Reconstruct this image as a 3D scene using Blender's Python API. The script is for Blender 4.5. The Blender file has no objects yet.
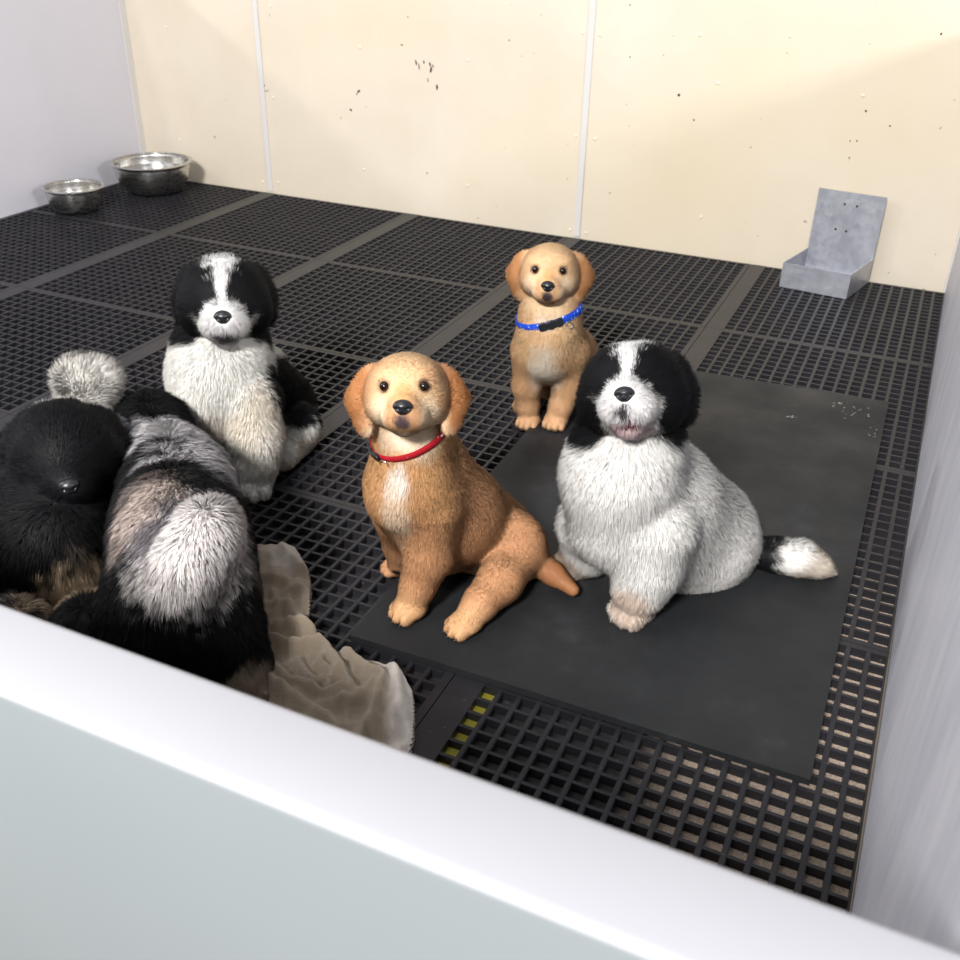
import bpy, bmesh, math, random
import numpy as np
from mathutils import Vector, Matrix
random.seed(4)
rng = np.random.default_rng(11)
SC = bpy.context.scene
COL = SC.collection
W = 0.5                                   # pitch of one floor panel, metres

# ------------------------------------------------------------------ camera
FPX = 993.53
CAM = np.array([1.81318, -2.58673, 0.79364])
CR = np.array([0.90925234, 0.41576179, 0.02005782])
CU = np.array([-0.2248607, 0.45006718, 0.86422057])
CF = np.array([-0.35028253, 0.79030479, -0.50271313])
CH = np.array([-0.4052, 0.9142, 0.0])     # horizontal viewing direction
def K(u, v, s):
    """measure a world point: the sight line of a photo point met at horizontal range s"""
    d = CF + CR*(u-480)/FPX - CU*(v-480)/FPX
    return CAM + d*(s/(d@CH))
def KZ(u, v, z=0.0):
    d = CF + CR*(u-480)/FPX - CU*(v-480)/FPX
    return CAM + d*((z-CAM[2])/d[2])
cam = bpy.data.cameras.new('camera'); co = bpy.data.objects.new('camera', cam); COL.objects.link(co)
M = Matrix(((CR[0], CU[0], -CF[0], CAM[0]), (CR[1], CU[1], -CF[1], CAM[1]), (CR[2], CU[2], -CF[2], CAM[2]), (0, 0, 0, 1)))
co.matrix_world = M
cam.sensor_width = 36; cam.lens = 36*FPX/960; cam.clip_start = .02
cam.dof.use_dof = True; cam.dof.focus_distance = 1.25; cam.dof.aperture_fstop = 11
SC.camera = co

# ------------------------------------------------------------------ helpers
def s2l(c):
    return tuple(((x/255)/12.92 if x/255 <= .04045 else ((x/255+.055)/1.055)**2.4) for x in c)
def tag(o, label=None, cat=None, group=None, kind=None):
    if label: o['label'] = label
    if cat: o['category'] = cat
    if group: o['group'] = group
    if kind: o['kind'] = kind
    return o
def empty(name, loc=(0, 0, 0), rz=0):
    o = bpy.data.objects.new(name, None); COL.objects.link(o); o.location = loc; o.rotation_euler = (0, 0, rz)
    o.empty_display_size = .02
    return o
def link(name, me, mat=None, parent=None, smooth=False):
    o = bpy.data.objects.new(name, me); COL.objects.link(o)
    if mat: me.materials.append(mat)
    if parent: o.parent = parent
    if smooth: me.polygons.foreach_set('use_smooth', [True]*len(me.polygons))
    return o
def frombm(name, bm, mat=None, parent=None, smooth=False):
    me = bpy.data.meshes.new(name); bm.normal_update(); bm.to_mesh(me); bm.free()
    return link(name, me, mat, parent, smooth)
def box(bm, x0, x1, y0, y1, z0, z1):
    vs = [bm.verts.new(p) for p in ((x0, y0, z0), (x1, y0, z0), (x1, y1, z0), (x0, y1, z0), (x0, y0, z1), (x1, y0, z1), (x1, y1, z1), (x0, y1, z1))]
    for f in ((3, 2, 1, 0), (4, 5, 6, 7), (0, 1, 5, 4), (1, 2, 6, 5), (2, 3, 7, 6), (3, 0, 4, 7)):
        bm.faces.new([vs[i] for i in f])
    return vs
def bevel(bm, w, seg=2):
    bmesh.ops.bevel(bm, geom=bm.edges[:], offset=w, segments=seg, affect='EDGES', profile=.5)
def lathe(bm, prof, n=64):
    rings = []
    for r, z in prof:
        if r < 1e-5: rings.append([bm.verts.new((0, 0, z))])
        else: rings.append([bm.verts.new((r*math.cos(2*math.pi*i/n), r*math.sin(2*math.pi*i/n), z)) for i in range(n)])
    for a, b in zip(rings, rings[1:]):
        for i in range(n):
            j = (i+1) % n
            q = [a[i % len(a)], a[j % len(a)], b[j % len(b)], b[i % len(b)]]
            q2 = []
            for v in q:
                if v not in q2: q2.append(v)
            if len(q2) > 2: bm.faces.new(q2)

# ------------------------------------------------------------------ materials
class NT:
    def __init__(s, name):
        s.m = bpy.data.materials.new(name); s.m.use_nodes = True; s.t = s.m.node_tree
        s.b = s.t.nodes['Principled BSDF']; s.L = s.t.links.new
    def n(s, typ, **k):
        nd = s.t.nodes.new(typ)
        for a, v in k.items():
            if a in nd.inputs.keys() if isinstance(a, str) else False: nd.inputs[a].default_value = v
            else: setattr(nd, a, v)
        return nd
    def noise(s, scale=5, detail=4, rough=.6, vec=None, dist=0):
        nd = s.t.nodes.new('ShaderNodeTexNoise'); nd.inputs['Scale'].default_value = scale
        nd.inputs['Detail'].default_value = detail; nd.inputs['Roughness'].default_value = rough
        nd.inputs['Distortion'].default_value = dist
        if vec is not None: s.L(vec, nd.inputs['Vector'])
        return nd.outputs['Fac']
    def co(s, scale=(1, 1, 1), out='Object'):
        tc = s.t.nodes.new('ShaderNodeTexCoord'); mp = s.t.nodes.new('ShaderNodeMapping')
        mp.inputs['Scale'].default_value = scale; s.L(tc.outputs[out], mp.inputs['Vector']); return mp.outputs['Vector']
    def ramp(s, fac, stops):
        r = s.t.nodes.new('ShaderNodeValToRGB'); s.L(fac, r.inputs['Fac'])
        e = r.color_ramp.elements
        while len(e) < len(stops): e.new(.5)
        for el, (p, c) in zip(e, stops):
            el.position = p; el.color = (*c, 1) if len(c) == 3 else c
        return r.outputs['Color']
    def mix(s, fac, a, b, mode='MIX'):
        m = s.t.nodes.new('ShaderNodeMix'); m.data_type = 'RGBA'; m.blend_type = mode
        for sock, v in ((m.inputs['Factor'], fac), (m.inputs['A'], a), (m.inputs['B'], b)) if False else ((m.inputs[0], fac), (m.inputs[6], a), (m.inputs[7], b)):
            if hasattr(v, 'links') or isinstance(v, bpy.types.NodeSocket): s.L(v, sock)
            elif isinstance(v, (int, float)): sock.default_value = v
            else: sock.default_value = (*v, 1)
        return m.outputs[2]
    def bump(s, h, strength=.2, dist=.01):
        b = s.t.nodes.new('ShaderNodeBump'); b.inputs['Strength'].default_value = strength
        b.inputs['Distance'].default_value = dist; s.L(h, b.inputs['Height']); s.L(b.outputs['Normal'], s.b.inputs['Normal'])
    def set(s, **k):
        mp = dict(color='Base Color', rough='Roughness', metal='Metallic', spec='Specular IOR Level', coat='Coat Weight', sheen='Sheen Weight', trans='Transmission Weight', ior='IOR')
        for a, v in k.items():
            sock = s.b.inputs[mp[a]]
            if isinstance(v, bpy.types.NodeSocket): s.L(v, sock)
            elif isinstance(v, (tuple, list)): sock.default_value = (*v[:3], 1)
            else: sock.default_value = v
        return s.m
def simple(name, rgb, rough=.5, metal=0, **k):
    t = NT(name); return t.set(color=s2l(rgb), rough=rough, metal=metal, **k)

# back wall : cream painted panel with faint mottling and dark scuffs
t = NT('cream_panel'); v = t.co()
c = t.ramp(t.noise(3.2, 5, .6, v), [(.3, s2l((201, 189, 170))), (.7, s2l((210, 199, 182)))])
c = t.mix(t.ramp(t.noise(1.3, 3, .5, v), [(.45, (0, 0, 0)), (.72, (.55, .55, .55))]), c, s2l((206, 189, 158)))
sp = t.ramp(t.noise(55, 2, .5, v), [(.245, (.7, .7, .7)), (.27, (0, 0, 0))])
c = t.mix(sp, c, s2l((113, 89, 65)))
cream = t.set(color=c, rough=.42, spec=.35); t.bump(t.noise(60, 3, .6, v), .08, .002)
t = NT('lavender_board'); v = t.co()
c = t.ramp(t.noise(2.5, 5, .6, v), [(.3, s2l((193, 191, 198))), (.7, s2l((201, 198, 205)))])
grey_wall = t.set(color=c, rough=.4); t.bump(t.noise(40, 3, .6, v), .05, .002)
# right wall : white board with grey vertical streaks of dirt
t = NT('streaked_board'); v = t.co((6, 6, 1.2)); v2 = t.co((2.2, 2.2, 1.2)); v3 = t.co((60, 60, 3))
c = t.ramp(t.noise(4, 6, .7, v), [(.35, s2l((188, 189, 199))), (.65, s2l((210, 209, 215)))])
st = t.ramp(t.noise(2.4, 6, .75, v3), [(.56, (0, 0, 0)), (.74, (.8, .8, .8))])
st2 = t.mix(1.0, st, t.ramp(t.noise(1.3, 3, .5, v2), [(.42, (0, 0, 0)), (.62, (1, 1, 1))]), 'MULTIPLY')
c = t.mix(st2, c, s2l((137, 140, 156)))
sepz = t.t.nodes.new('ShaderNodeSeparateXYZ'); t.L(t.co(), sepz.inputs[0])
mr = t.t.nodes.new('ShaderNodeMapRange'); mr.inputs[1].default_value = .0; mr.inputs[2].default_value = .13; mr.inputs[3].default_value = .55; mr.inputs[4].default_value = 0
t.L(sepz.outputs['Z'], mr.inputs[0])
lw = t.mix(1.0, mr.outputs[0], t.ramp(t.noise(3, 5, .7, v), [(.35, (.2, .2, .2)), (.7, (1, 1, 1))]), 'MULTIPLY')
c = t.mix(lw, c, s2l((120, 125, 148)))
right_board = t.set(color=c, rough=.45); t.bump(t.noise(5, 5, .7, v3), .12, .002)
t = NT('white_laminate'); v = t.co()
c = t.ramp(t.noise(2, 3, .5, v), [(.3, s2l((149, 148, 151))), (.7, s2l((153, 152, 156)))])
c = t.mix(t.ramp(t.noise(38, 1, .5, v), [(.225, (.5, .5, .5)), (.25, (0, 0, 0))]), c, s2l((150, 148, 147)))
laminate = t.set(color=c, rough=.35)
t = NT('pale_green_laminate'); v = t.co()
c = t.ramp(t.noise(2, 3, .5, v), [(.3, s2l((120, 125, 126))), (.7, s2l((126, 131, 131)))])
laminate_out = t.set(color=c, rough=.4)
white_trim = simple('white_trim', (200, 196, 192), .35)
rivet_m = simple('rivet_plastic', (216, 206, 186), .3)
dark_mark = simple('scuff_mark', (66, 52, 44), .8)
# floor grating
t = NT('grate_plastic'); v = t.co()
geo = t.t.nodes.new('ShaderNodeNewGeometry')
c = t.ramp(t.noise(9, 5, .65, geo.outputs['Position']), [(.3, s2l((27, 27, 31))), (.7, s2l((39, 37, 40)))])
c = t.mix(t.ramp(t.noise(160, 2, .5, geo.outputs['Position']), [(.72, (0, 0, 0)), (.76, (.6, .6, .6))]), c, s2l((95, 92, 92)))
grate_m = t.set(color=c, rough=.42, spec=.35)
t.bump(t.noise(120, 3, .6, geo.outputs['Position']), .15, .001)
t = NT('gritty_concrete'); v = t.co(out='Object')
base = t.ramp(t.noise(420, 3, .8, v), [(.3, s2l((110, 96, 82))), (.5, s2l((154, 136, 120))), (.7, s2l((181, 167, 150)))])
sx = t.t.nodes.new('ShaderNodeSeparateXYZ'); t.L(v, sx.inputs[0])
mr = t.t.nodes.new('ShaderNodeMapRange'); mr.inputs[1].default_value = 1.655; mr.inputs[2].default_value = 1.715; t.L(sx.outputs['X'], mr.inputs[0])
dark_base = t.ramp(t.noise(90, 4, .7, v), [(.3, s2l((17, 15, 15))), (.62, s2l((36, 33, 32))), (.75, s2l((76, 71, 68)))])  # darker concrete tone left of the x boundary, blending into the brown base
c = t.mix(mr.outputs[0], dark_base, base)
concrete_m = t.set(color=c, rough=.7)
yellow_m = simple('yellow_stripe', (128, 120, 28), .6)
# rubber mat
t = NT('rubber_mat'); v = t.co()
c = t.ramp(t.noise(5, 6, .7, v), [(.3, s2l((21, 22, 24))), (.55, s2l((31, 32, 33))), (.75, s2l((51, 50, 53)))])
c = t.mix(t.ramp(t.noise(12, 7, .8, v, .4), [(.63, (0, 0, 0)), (.8, (.35, .35, .35))]), c, s2l((81, 81, 87)))
mat_m = t.set(color=c, rough=t.ramp(t.noise(7, 4, .6, v), [(.3, (.5, .5, .5)), (.7, (.72, .72, .72))]), spec=.35)
t.bump(t.noise(90, 4, .6, v), .12, .002)
# metals
t = NT('brushed_steel'); v = t.co((1, 1, 6))
steel = t.set(color=s2l((196, 194, 190)), metal=1.0, rough=t.ramp(t.noise(30, 4, .6, v), [(.3, (.2, .2, .2)), (.7, (.36, .36, .36))]))
t = NT('galvanised'); v = t.co()
c = t.ramp(t.noise(14, 6, .75, v), [(.3, s2l((156, 158, 166))), (.7, s2l((194, 195, 202)))])
galv = t.set(color=c, metal=.6, rough=t.ramp(t.noise(60, 5, .7, v), [(.3, (.28, .28, .28)), (.7, (.48, .48, .48))]))
hole_m = simple('drilled_hole', (12, 12, 12), .9)
water_m = NT('water').set(color=(1, 1, 1), rough=.02, trans=1.0, ior=1.33)
kibble_m = simple('feed_dust', (52, 46, 42), .9)
nose_m = NT('nose_leather'); v = nose_m.co(); nose_m.bump(nose_m.noise(600, 3, .6, v), .25, .0006); nose_m = nose_m.set(color=s2l((26, 25, 28)), rough=.36, spec=.5)
eye_m = NT('eye_wet').set(color=s2l((24, 13, 8)), rough=.12, spec=.35)
eye_dark = NT('eye_black').set(color=s2l((12, 9, 9)), rough=.16, spec=.4)
tongue_m = simple('tongue_pink', (176, 104, 116), .35)
mouth_dark = simple('mouth_dark', (60, 30, 34), .6)
red_m = NT('red_webbing'); v = red_m.co(); red_m.bump(red_m.noise(900, 2, .5, v), .3, .0006)
rc = red_m.mix(red_m.ramp(red_m.noise(110, 2, .5, v), [(.66, (0, 0, 0)), (.7, (1, 1, 1))]), s2l((150, 18, 30)), s2l((225, 205, 205)))
red_m = red_m.set(color=rc, rough=.8, spec=.2)
blue_m = NT('blue_webbing'); v = blue_m.co(); blue_m.bump(blue_m.noise(900, 2, .5, v), .3, .0006)
rc = blue_m.mix(blue_m.ramp(blue_m.noise(150, 2, .5, v), [(.6, (0, 0, 0)), (.66, (1, 1, 1))]), s2l((20, 62, 172)), s2l((150, 185, 240)))
blue_m = blue_m.set(color=rc, rough=.8, spec=.2)
black_plastic = simple('black_buckle', (22, 24, 28), .35)
claw_m = simple('claw_horn', (58, 46, 40), .4)
# fur : colour from the coat's own pattern
def fur_material(name, rough=.62, spec=.25, sheen=.0):
    t = NT(name)
    a = t.t.nodes.new('ShaderNodeAttribute'); a.attribute_name = 'coat'
    n = t.t.nodes.new('ShaderNodeAttribute'); n.attribute_name = 'fn'
    vm = t.t.nodes.new('ShaderNodeVectorMath'); vm.operation = 'NORMALIZE'
    t.L(n.outputs['Vector'], vm.inputs[0]); t.L(vm.outputs['Vector'], t.b.inputs['Normal'])
    t.set(color=a.outputs['Color'], rough=rough, spec=spec, sheen=sheen)
    tr = t.t.nodes.new('ShaderNodeBsdfTranslucent'); t.L(a.outputs['Color'], tr.inputs['Color']); t.L(vm.outputs['Vector'], tr.inputs['Normal'])
    mx = t.t.nodes.new('ShaderNodeMixShader'); mx.inputs[0].default_value = .18
    t.L(t.b.outputs[0], mx.inputs[1]); t.L(tr.outputs[0], mx.inputs[2]); t.L(mx.outputs[0], t.t.nodes['Material Output'].inputs['Surface'])
    return t.m
fur_m = fur_material('puppy_fur')

# ------------------------------------------------------------------ the pen
XL, XR, YF = -.5513, 1.8919, -2.288
# back wall
bm = bmesh.new(); box(bm, -1.4, 2.9, 0, .05, -.06, 1.25)
tag(frombm('wall_back', bm, cream), kind='structure')
bm = bmesh.new(); box(bm, XL-.03, XL, -2.345, 0, -.06, .68)
tag(frombm('wall_left', bm, grey_wall), kind='structure')
bm = bmesh.new(); box(bm, XR, XR+.03, -2.6, 0, -.06, .607)
tag(frombm('wall_right', bm, right_board), kind='structure')
# front half wall: white capped board in front of the camera
bm = bmesh.new(); box(bm, -.62, 2.9, -2.343, YF, -.06, .4495); bevel(bm, .006, 4)
fw = frombm('wall_front', bm, laminate, smooth=True)
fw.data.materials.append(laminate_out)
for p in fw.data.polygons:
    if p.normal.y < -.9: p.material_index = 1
tag(fw, kind='structure')
# trims: joint strips on the back wall and the corner angles
def trimbox(name, *a, mat=white_trim, bv=.0012):
    bm = bmesh.new(); box(bm, *a); bevel(bm, bv, 2)
    return tag(frombm(name, bm, mat), kind='structure')
trimbox('trim_1', -.0699-.0085, -.0699+.0085, -.004, 0, 0, 1.24)
trimbox('trim_2', .9427-.0085, .9427+.0085, -.004, 0, 0, 1.24)
trimbox('trim_3', XL, XL+.003, -.026, 0, 0, .68)
trimbox('trim_4', XR-.004, XR, -.022, 0, 0, .607)
# rivets beside the joint strips and across the panels
riv = []
for q in [(262,96.5),(273,97.5),(257,6),(270,6),(263,182),(278,182.5),(570,230),(586,233),(576,136),(595,139),(583,33),(600,35),(364,169.5),(467.5,185.5),(468,60),
          (718,83),(863,95.5),(701,217),(166,27),(180,140),(360,47),(700,35),(790,36)]:
    d = CF + CR*(q[0]-480)/FPX - CU*(q[1]-480)/FPX; p = CAM + d*(-CAM[1]/d[1]); riv.append((p[0], p[2]))
bm = bmesh.new()
bmesh.ops.create_uvsphere(bm, u_segments=12, v_segments=8, radius=.0042)
bmesh.ops.scale(bm, vec=(1, .45, 1), verts=bm.verts)
me = bpy.data.meshes.new('rivet'); bm.to_mesh(me); bm.free(); me.materials.append(rivet_m)
for i, (x, z) in enumerate(riv):
    if z < .004: z = .012
    o = bpy.data.objects.new('trim_%d' % (5+i), me); COL.objects.link(o); o.location = (x, -.0005, z); o['kind'] = 'structure'
# dark scuffs where the paint is chipped: flat irregular marks on the board
wallp = lambda q: (lambda d: CAM + d*(-CAM[1]/d[1]))(CF + CR*(q[0]-480)/FPX - CU*(q[1]-480)/FPX)
bm = bmesh.new()
def chip(u, v, w, h, tilt=0):
    w *= 1.35; h *= 1.35
    p = wallp((u, v)); n = 9; vs = []
    for i in range(n):
        a = 2*math.pi*i/n; r = .5*(.65+.5*random.random())
        x, z = w*r*math.cos(a), h*r*math.sin(a)
        vs.append(bm.verts.new((p[0]+x*math.cos(tilt)-z*math.sin(tilt), -.0006, p[2]+x*math.sin(tilt)+z*math.cos(tilt))))
    bm.faces.new(vs)
for u, v, w, h, tl in [(416, 62, .004, .012, .3), (419, 66, .003, .014, .1), (424, 62, .003, .008, 0), (430, 64, .004, .01, .4), (431, 70, .005, .013, -.2), (433, 66, .003, .008, .5),
        (437, 87, .005, .014, 0), (428, 80, .002, .012, .2), (359, 91, .009, .005, .6), (357, 94, .004, .004, 0), (351, 110, .006, .007, .5), (402, 45, .007, .003, 0), (408, 17, .003, .003, 0),
        (427, 173, .004, .004, 0), (341, 118, .003, .003, 0), (679, 95, .006, .005, .3), (694, 120, .003, .004, 0), (866, 111, .004, .004, 0), (890, 126, .004, .003, 0), (850, 141, .003, .003, 0), (857, 141, .003, .003, 0),
        (941, 34, .004, .004, 0), (630, 57, .003, .003, 0), (610, 193, .003, .003, 0), (215, 137, .004, .005, 0), (478, 218, .003, .003, 0), (263, 88, .002, .009, .4), (266, 91, .007, .002, .1), (264.5, 86, .002, .008, -.5), (870, 44, .002, .002, 0), (630, 5, .003, .003, 0)]:
    chip(u, v, w, h, tl)
me = bpy.data.meshes.new('trim'); bm.to_mesh(me); bm.free()
for p in me.polygons: pass
tag(link('trim_40', me, dark_mark), kind='structure')

bm = bmesh.new()     # flat brown wedge at the foot of the right wall
prof = [(-1.42, .001), (-1.50, .016), (-1.60, .021), (-1.72, .022), (-1.86, .015), (-1.98, .006), (-2.02, .001)]
top = [bm.verts.new((XR-.0007, y, z)) for y, z in prof]; bot = [bm.verts.new((XR-.0007, y, .0)) for y, z in prof]
for i in range(len(prof)-1): bm.faces.new((bot[i], bot[i+1], top[i+1], top[i]))
tag(frombm('trim_42', bm, simple('brown_wedge', (150, 138, 122), .7)), kind='structure')
# slab under the grating
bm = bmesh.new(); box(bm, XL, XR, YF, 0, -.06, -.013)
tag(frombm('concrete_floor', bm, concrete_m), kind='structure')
bm = bmesh.new(); box(bm, 2.921*W, 2.958*W, YF, -.02, -.0129, -.0115)
tag(frombm('trim_41', bm, yellow_m), kind='structure')
# room floor outside the pen
bm = bmesh.new(); box(bm, -4, 5, -5.5, -2.345, -.62, -.6); tag(frombm('floor', bm, simple('outside_floor', (120, 118, 115), .7)), kind='structure')

# floor panels: square lattice with a broad flange on two sides
P = .0479*W
def panel_mesh(nx, ny, x_right, left_strip=.0730, right_strip=.0167):
    """local origin at the left back corner of the first cell"""
    bm = bmesh.new(); D = -.0125
    wy, wx = .0125*W, .0085*W
    H = ny*P
    for i in range(nx+1):
        x = i*P
        if i in (0,): continue
        if i == nx: continue
        a = wy/2
        vs = [(x-a*.7, 0), (x+a*.7, 0)]
        box(bm, x-a*1.0, x+a*1.0, -H, 0, D, -.0012)
        box(bm, x-a*.62, x+a*.62, -H, 0, -.0012, -.0002)
    for j in range(1, ny):
        y = -j*P
        box(bm, 0, nx*P, y-wx/2, y+wx/2, D, -.0009)
    m = .015*W
    L, R_ = left_strip*W, right_strip*W
    g = .0006
    box(bm, -L+g, wy/2, -H-m+g, m-g, D, 0)
    box(bm, nx*P-wy/2, nx*P+max(R_-g, .0), -H-m+g, m-g, D, 0)
    box(bm, wy/2, nx*P-wy/2, 0-wx/2, m-g, D, -.0004)
    box(bm, wy/2, nx*P-wy/2, -H-m+g, -H+wx/2, D, -.0004)
    me = bpy.data.meshes.new('floor_panel'); bm.to_mesh(me); bm.free(); me.materials.append(grate_m)
    return me
full = panel_mesh(19, 20, 0); left = panel_mesh(19, 20, 0, left_strip=.03); right = panel_mesh(18, 20, 0, right_strip=.0)
ffull = panel_mesh(19, 12, 0); fright = panel_mesh(18, 12, 0, right_strip=.0)
fl = 0
for r in range(5):
    for c in range(-1, 4):
        x0 = (-.119+c+.041)*W
        y0 = (-.034-.988*r-.015)*W
        me = (fright if c == 3 else ffull) if r == 4 else (right if c == 3 else full)
        o = bpy.data.objects.new('floor_panel', me); COL.objects.link(o); o.location = (x0, y0, 0); o['kind'] = 'structure'

# ------------------------------------------------------------------ rubber mat
MZ = .009
pts = [(2.524, -1.585), (3.650, -1.506), (3.668, -3.530), (2.562, -3.542)]
bm = bmesh.new()
def subdiv(a, b, n): return [(a[0]+(b[0]-a[0])*i/n, a[1]+(b[1]-a[1])*i/n) for i in range(n)]
nu, nv = 24, 36; gridt = {}; gridb = {}
for i in range(nu+1):
    for j in range(nv+1):
        a = i/nu; b = j/nv
        x = ((pts[0][0]*(1-a)+pts[1][0]*a)*(1-b)+(pts[3][0]*(1-a)+pts[2][0]*a)*b)*W
        y = ((pts[0][1]*(1-a)+pts[1][1]*a)*(1-b)+(pts[3][1]*(1-a)+pts[2][1]*a)*b)*W
        lift = .0006*math.sin(7*a+2)*math.sin(5*b)+.0006
        gridt[i, j] = bm.verts.new((x, y, MZ+lift)); gridb[i, j] = bm.verts.new((x, y, .0006))
for i in range(nu):
    for j in range(nv):
        bm.faces.new((gridt[i, j], gridt[i, j+1], gridt[i+1, j+1], gridt[i+1, j]))
        bm.faces.new((gridb[i, j], gridb[i+1, j], gridb[i+1, j+1], gridb[i, j+1]))
for i in range(nu):
    bm.faces.new((gridt[i, 0], gridt[i+1, 0], gridb[i+1, 0], gridb[i, 0])); bm.faces.new((gridt[i+1, nv], gridt[i, nv], gridb[i, nv], gridb[i+1, nv]))
for j in range(nv):
    bm.faces.new((gridt[0, j+1], gridt[0, j], gridb[0, j], gridb[0, j+1])); bm.faces.new((gridt[nu, j], gridt[nu, j+1], gridb[nu, j+1], gridb[nu, j]))
tag(frombm('rubber_mat', bm, mat_m), 'large black rubber mat lying flat on the plastic grating, under the puppies at right', 'mat')
# white crumbs dried onto the mat near its far right corner
bm = bmesh.new()
for k in range(40):
    g = [(857, 410, 6, 2.2), (838, 403, 7, 2.4), (849, 414, 8, 2), (790, 418, 5, 1.2), (873, 433, 3, 3)][k % 5]
    p = KZ(g[0]+random.gauss(0, g[2]), g[1]+random.gauss(0, g[3]), MZ+.001)
    r = random.uniform(.0005, .0014)
    bmesh.ops.create_icosphere(bm, subdivisions=1, radius=r, matrix=Matrix.Translation((p[0], p[1], MZ+.0009)) @ Matrix.Diagonal((1.6, 1, .35, 1)))
tag(frombm('crumbs', bm, simple('dried_crumbs', (150, 146, 142), .9)), 'pale dried crumbs scattered near the far right corner of the rubber mat', 'crumbs', kind='stuff')

# ------------------------------------------------------------------ bowls and feeder
def bowl(name, loc, R_, H, Rb, label, dirt=None):
    root = empty(name, loc)
    tag(root, label, 'bowl', 'steel bowls in the far left corner')
    bm = bmesh.new(); th = .0011
    prof = [(0, .0015), (Rb*.9, .0012), (Rb, .002)]
    n = 12
    for i in range(1, n+1):
        a = i/n; prof.append((Rb+(R_*.95-Rb)*math.sin(a*math.pi/2)**.85, .002+(H-.003)*(1-math.cos(a*math.pi/2))**.9))
    prof += [(R_*.955, H-.002)]
    outer = prof
    inner = [(max(r-th*1.5, 0), z+th*1.2) for r, z in outer[::-1]]
    inner[-1] = (0, .0015+th*1.2)
    lathe(bm, outer+inner, 72)
    o = frombm('body', bm, steel, root, True)
    bm = bmesh.new()
    rp = []
    for i in range(13):
        a = 2*math.pi*i/12; rp.append((R_*.975+.0045*math.cos(a)*(R_/.05)**.4, H-.0015+.0022*math.sin(a)))
    lathe(bm, rp, 72)
    frombm('rim', bm, steel, root, True)
    return root
bl = bowl('steel_bowl', (-.380, -.170, .0), .119, .092, .062, 'larger round stainless steel bowl, in the corner where grey and cream walls meet')
bs = bowl('steel_bowl', (-.428, -.448, 0), .083, .070, .052, 'smaller round stainless steel bowl, against the grey wall')
bm = bmesh.new(); bmesh.ops.create_circle(bm, cap_ends=True, segments=64, radius=.103)
wo = frombm('water', bm, None); wo.location = (-.380, -.170, .062)
wm = NT('still_water'); wo.data.materials.append(wm.set(color=s2l((92, 90, 88)), rough=.03, spec=.9, coat=.6))
tag(wo, 'still water inside the larger steel bowl', 'water')

# galvanised feeder trough with a tall back plate
fl_, fr_ = KZ(779, 286.5), KZ(846, 299.5)
ex = (fr_-fl_); FWd = np.linalg.norm(ex[:2]); ang = math.atan2(ex[1], ex[0])
root = empty('feeder_trough', (fl_[0], fl_[1], .0), ang)
tag(root, 'grey galvanised metal feeder tray with tall drilled back plate leaning by the cream wall', 'feeder')
FD, FH, BH, th = .156, .060, .208, .0016
bm = bmesh.new()
box(bm, 0, FWd, 0, FD, .0005, .0005+th)
box(bm, 0, FWd, 0, th, .0005+th, FH)                       # front lip
for x in (0, FWd-th):
    vs = box(bm, x, x+th, th, FD, .0005+th, FH)
for vtx in bm.verts: vtx.co.x += .10*vtx.co.y
frombm('tray', bm, galv, root)
bm = bmesh.new(); box(bm, 0.0, FWd, FD-th, FD, .0005+th, BH)
for vtx in bm.verts:
    vtx.co.x += .10*FD
    if vtx.co.z > FH: vtx.co.y += (vtx.co.z-FH)*.03
frombm('back_plate', bm, galv, root)
for fx, fz in ((.42, .86), (.6, .855), (.36, .56), (.52, .555)):
    bm = bmesh.new()
    z = BH*fz; y = FD-th+(z-FH)*.03-.0004
    vs = [bm.verts.new((fx*FWd+.10*FD+.0028*math.cos(a*math.pi/5), y, z+.0028*math.sin(a*math.pi/5))) for a in range(10)]
    bm.faces.new(vs)
    frombm('bolt_hole', bm, hole_m, root)

# ------------------------------------------------------------------ towel
tow_t = NT('terry_towel'); v = tow_t.co()
tc = tow_t.t.nodes.new('ShaderNodeAttribute'); tc.attribute_name = 'tone'
c = tow_t.mix(tc.outputs['Fac'], s2l((142, 127, 108)), s2l((194, 184, 175)))
c = tow_t.mix(tow_t.ramp(tow_t.noise(26, 4, .7, v), [(.5, (0, 0, 0)), (.8, (.4, .4, .4))]), c, s2l((112, 95, 76)))
towel_m = tow_t.set(color=c, rough=.95, sheen=.3, spec=.1)
tow_t.bump(tow_t.noise(520, 3, .7, v), .9, .0025)
outl = [(240, 556), (258, 549), (290, 545), (303, 558), (312, 580), (313, 605), (306, 632), (318, 636), (320, 650), (345, 661), (378, 664), (400, 674), (413, 690), (416, 712), (414, 760), (380, 800), (300, 780), (266, 705), (252, 650), (240, 600)]
op = np.array([KZ(*q)[:2] for q in outl])
def inpoly(P_, poly):
    x, y = P_[:, 0], P_[:, 1]; ins = np.zeros(len(P_), bool); dmin = np.full(len(P_), 9.)
    n = len(poly)
    for i in range(n):
        a, b = poly[i], poly[(i+1) % n]
        cnd = ((a[1] > y) != (b[1] > y)) & (x < (b[0]-a[0])*(y-a[1])/(b[1]-a[1]+1e-12)+a[0]); ins ^= cnd
        ab = b-a; t_ = np.clip(((P_-a)@ab)/(ab@ab), 0, 1); dd = np.linalg.norm(P_-(a+t_[:, None]*ab), axis=1); dmin = np.minimum(dmin, dd)
    return ins, dmin
def smooth_poly(p, n=3):
    for _ in range(n):
        q = []
        for i in range(len(p)):
            a, b = p[i], p[(i+1) % len(p)]; q += [a*.75+b*.25, a*.25+b*.75]
        p = np.array(q)
    return p
opl = smooth_poly(op, 2)
ridges = []   # (polyline px, height, width)
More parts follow.
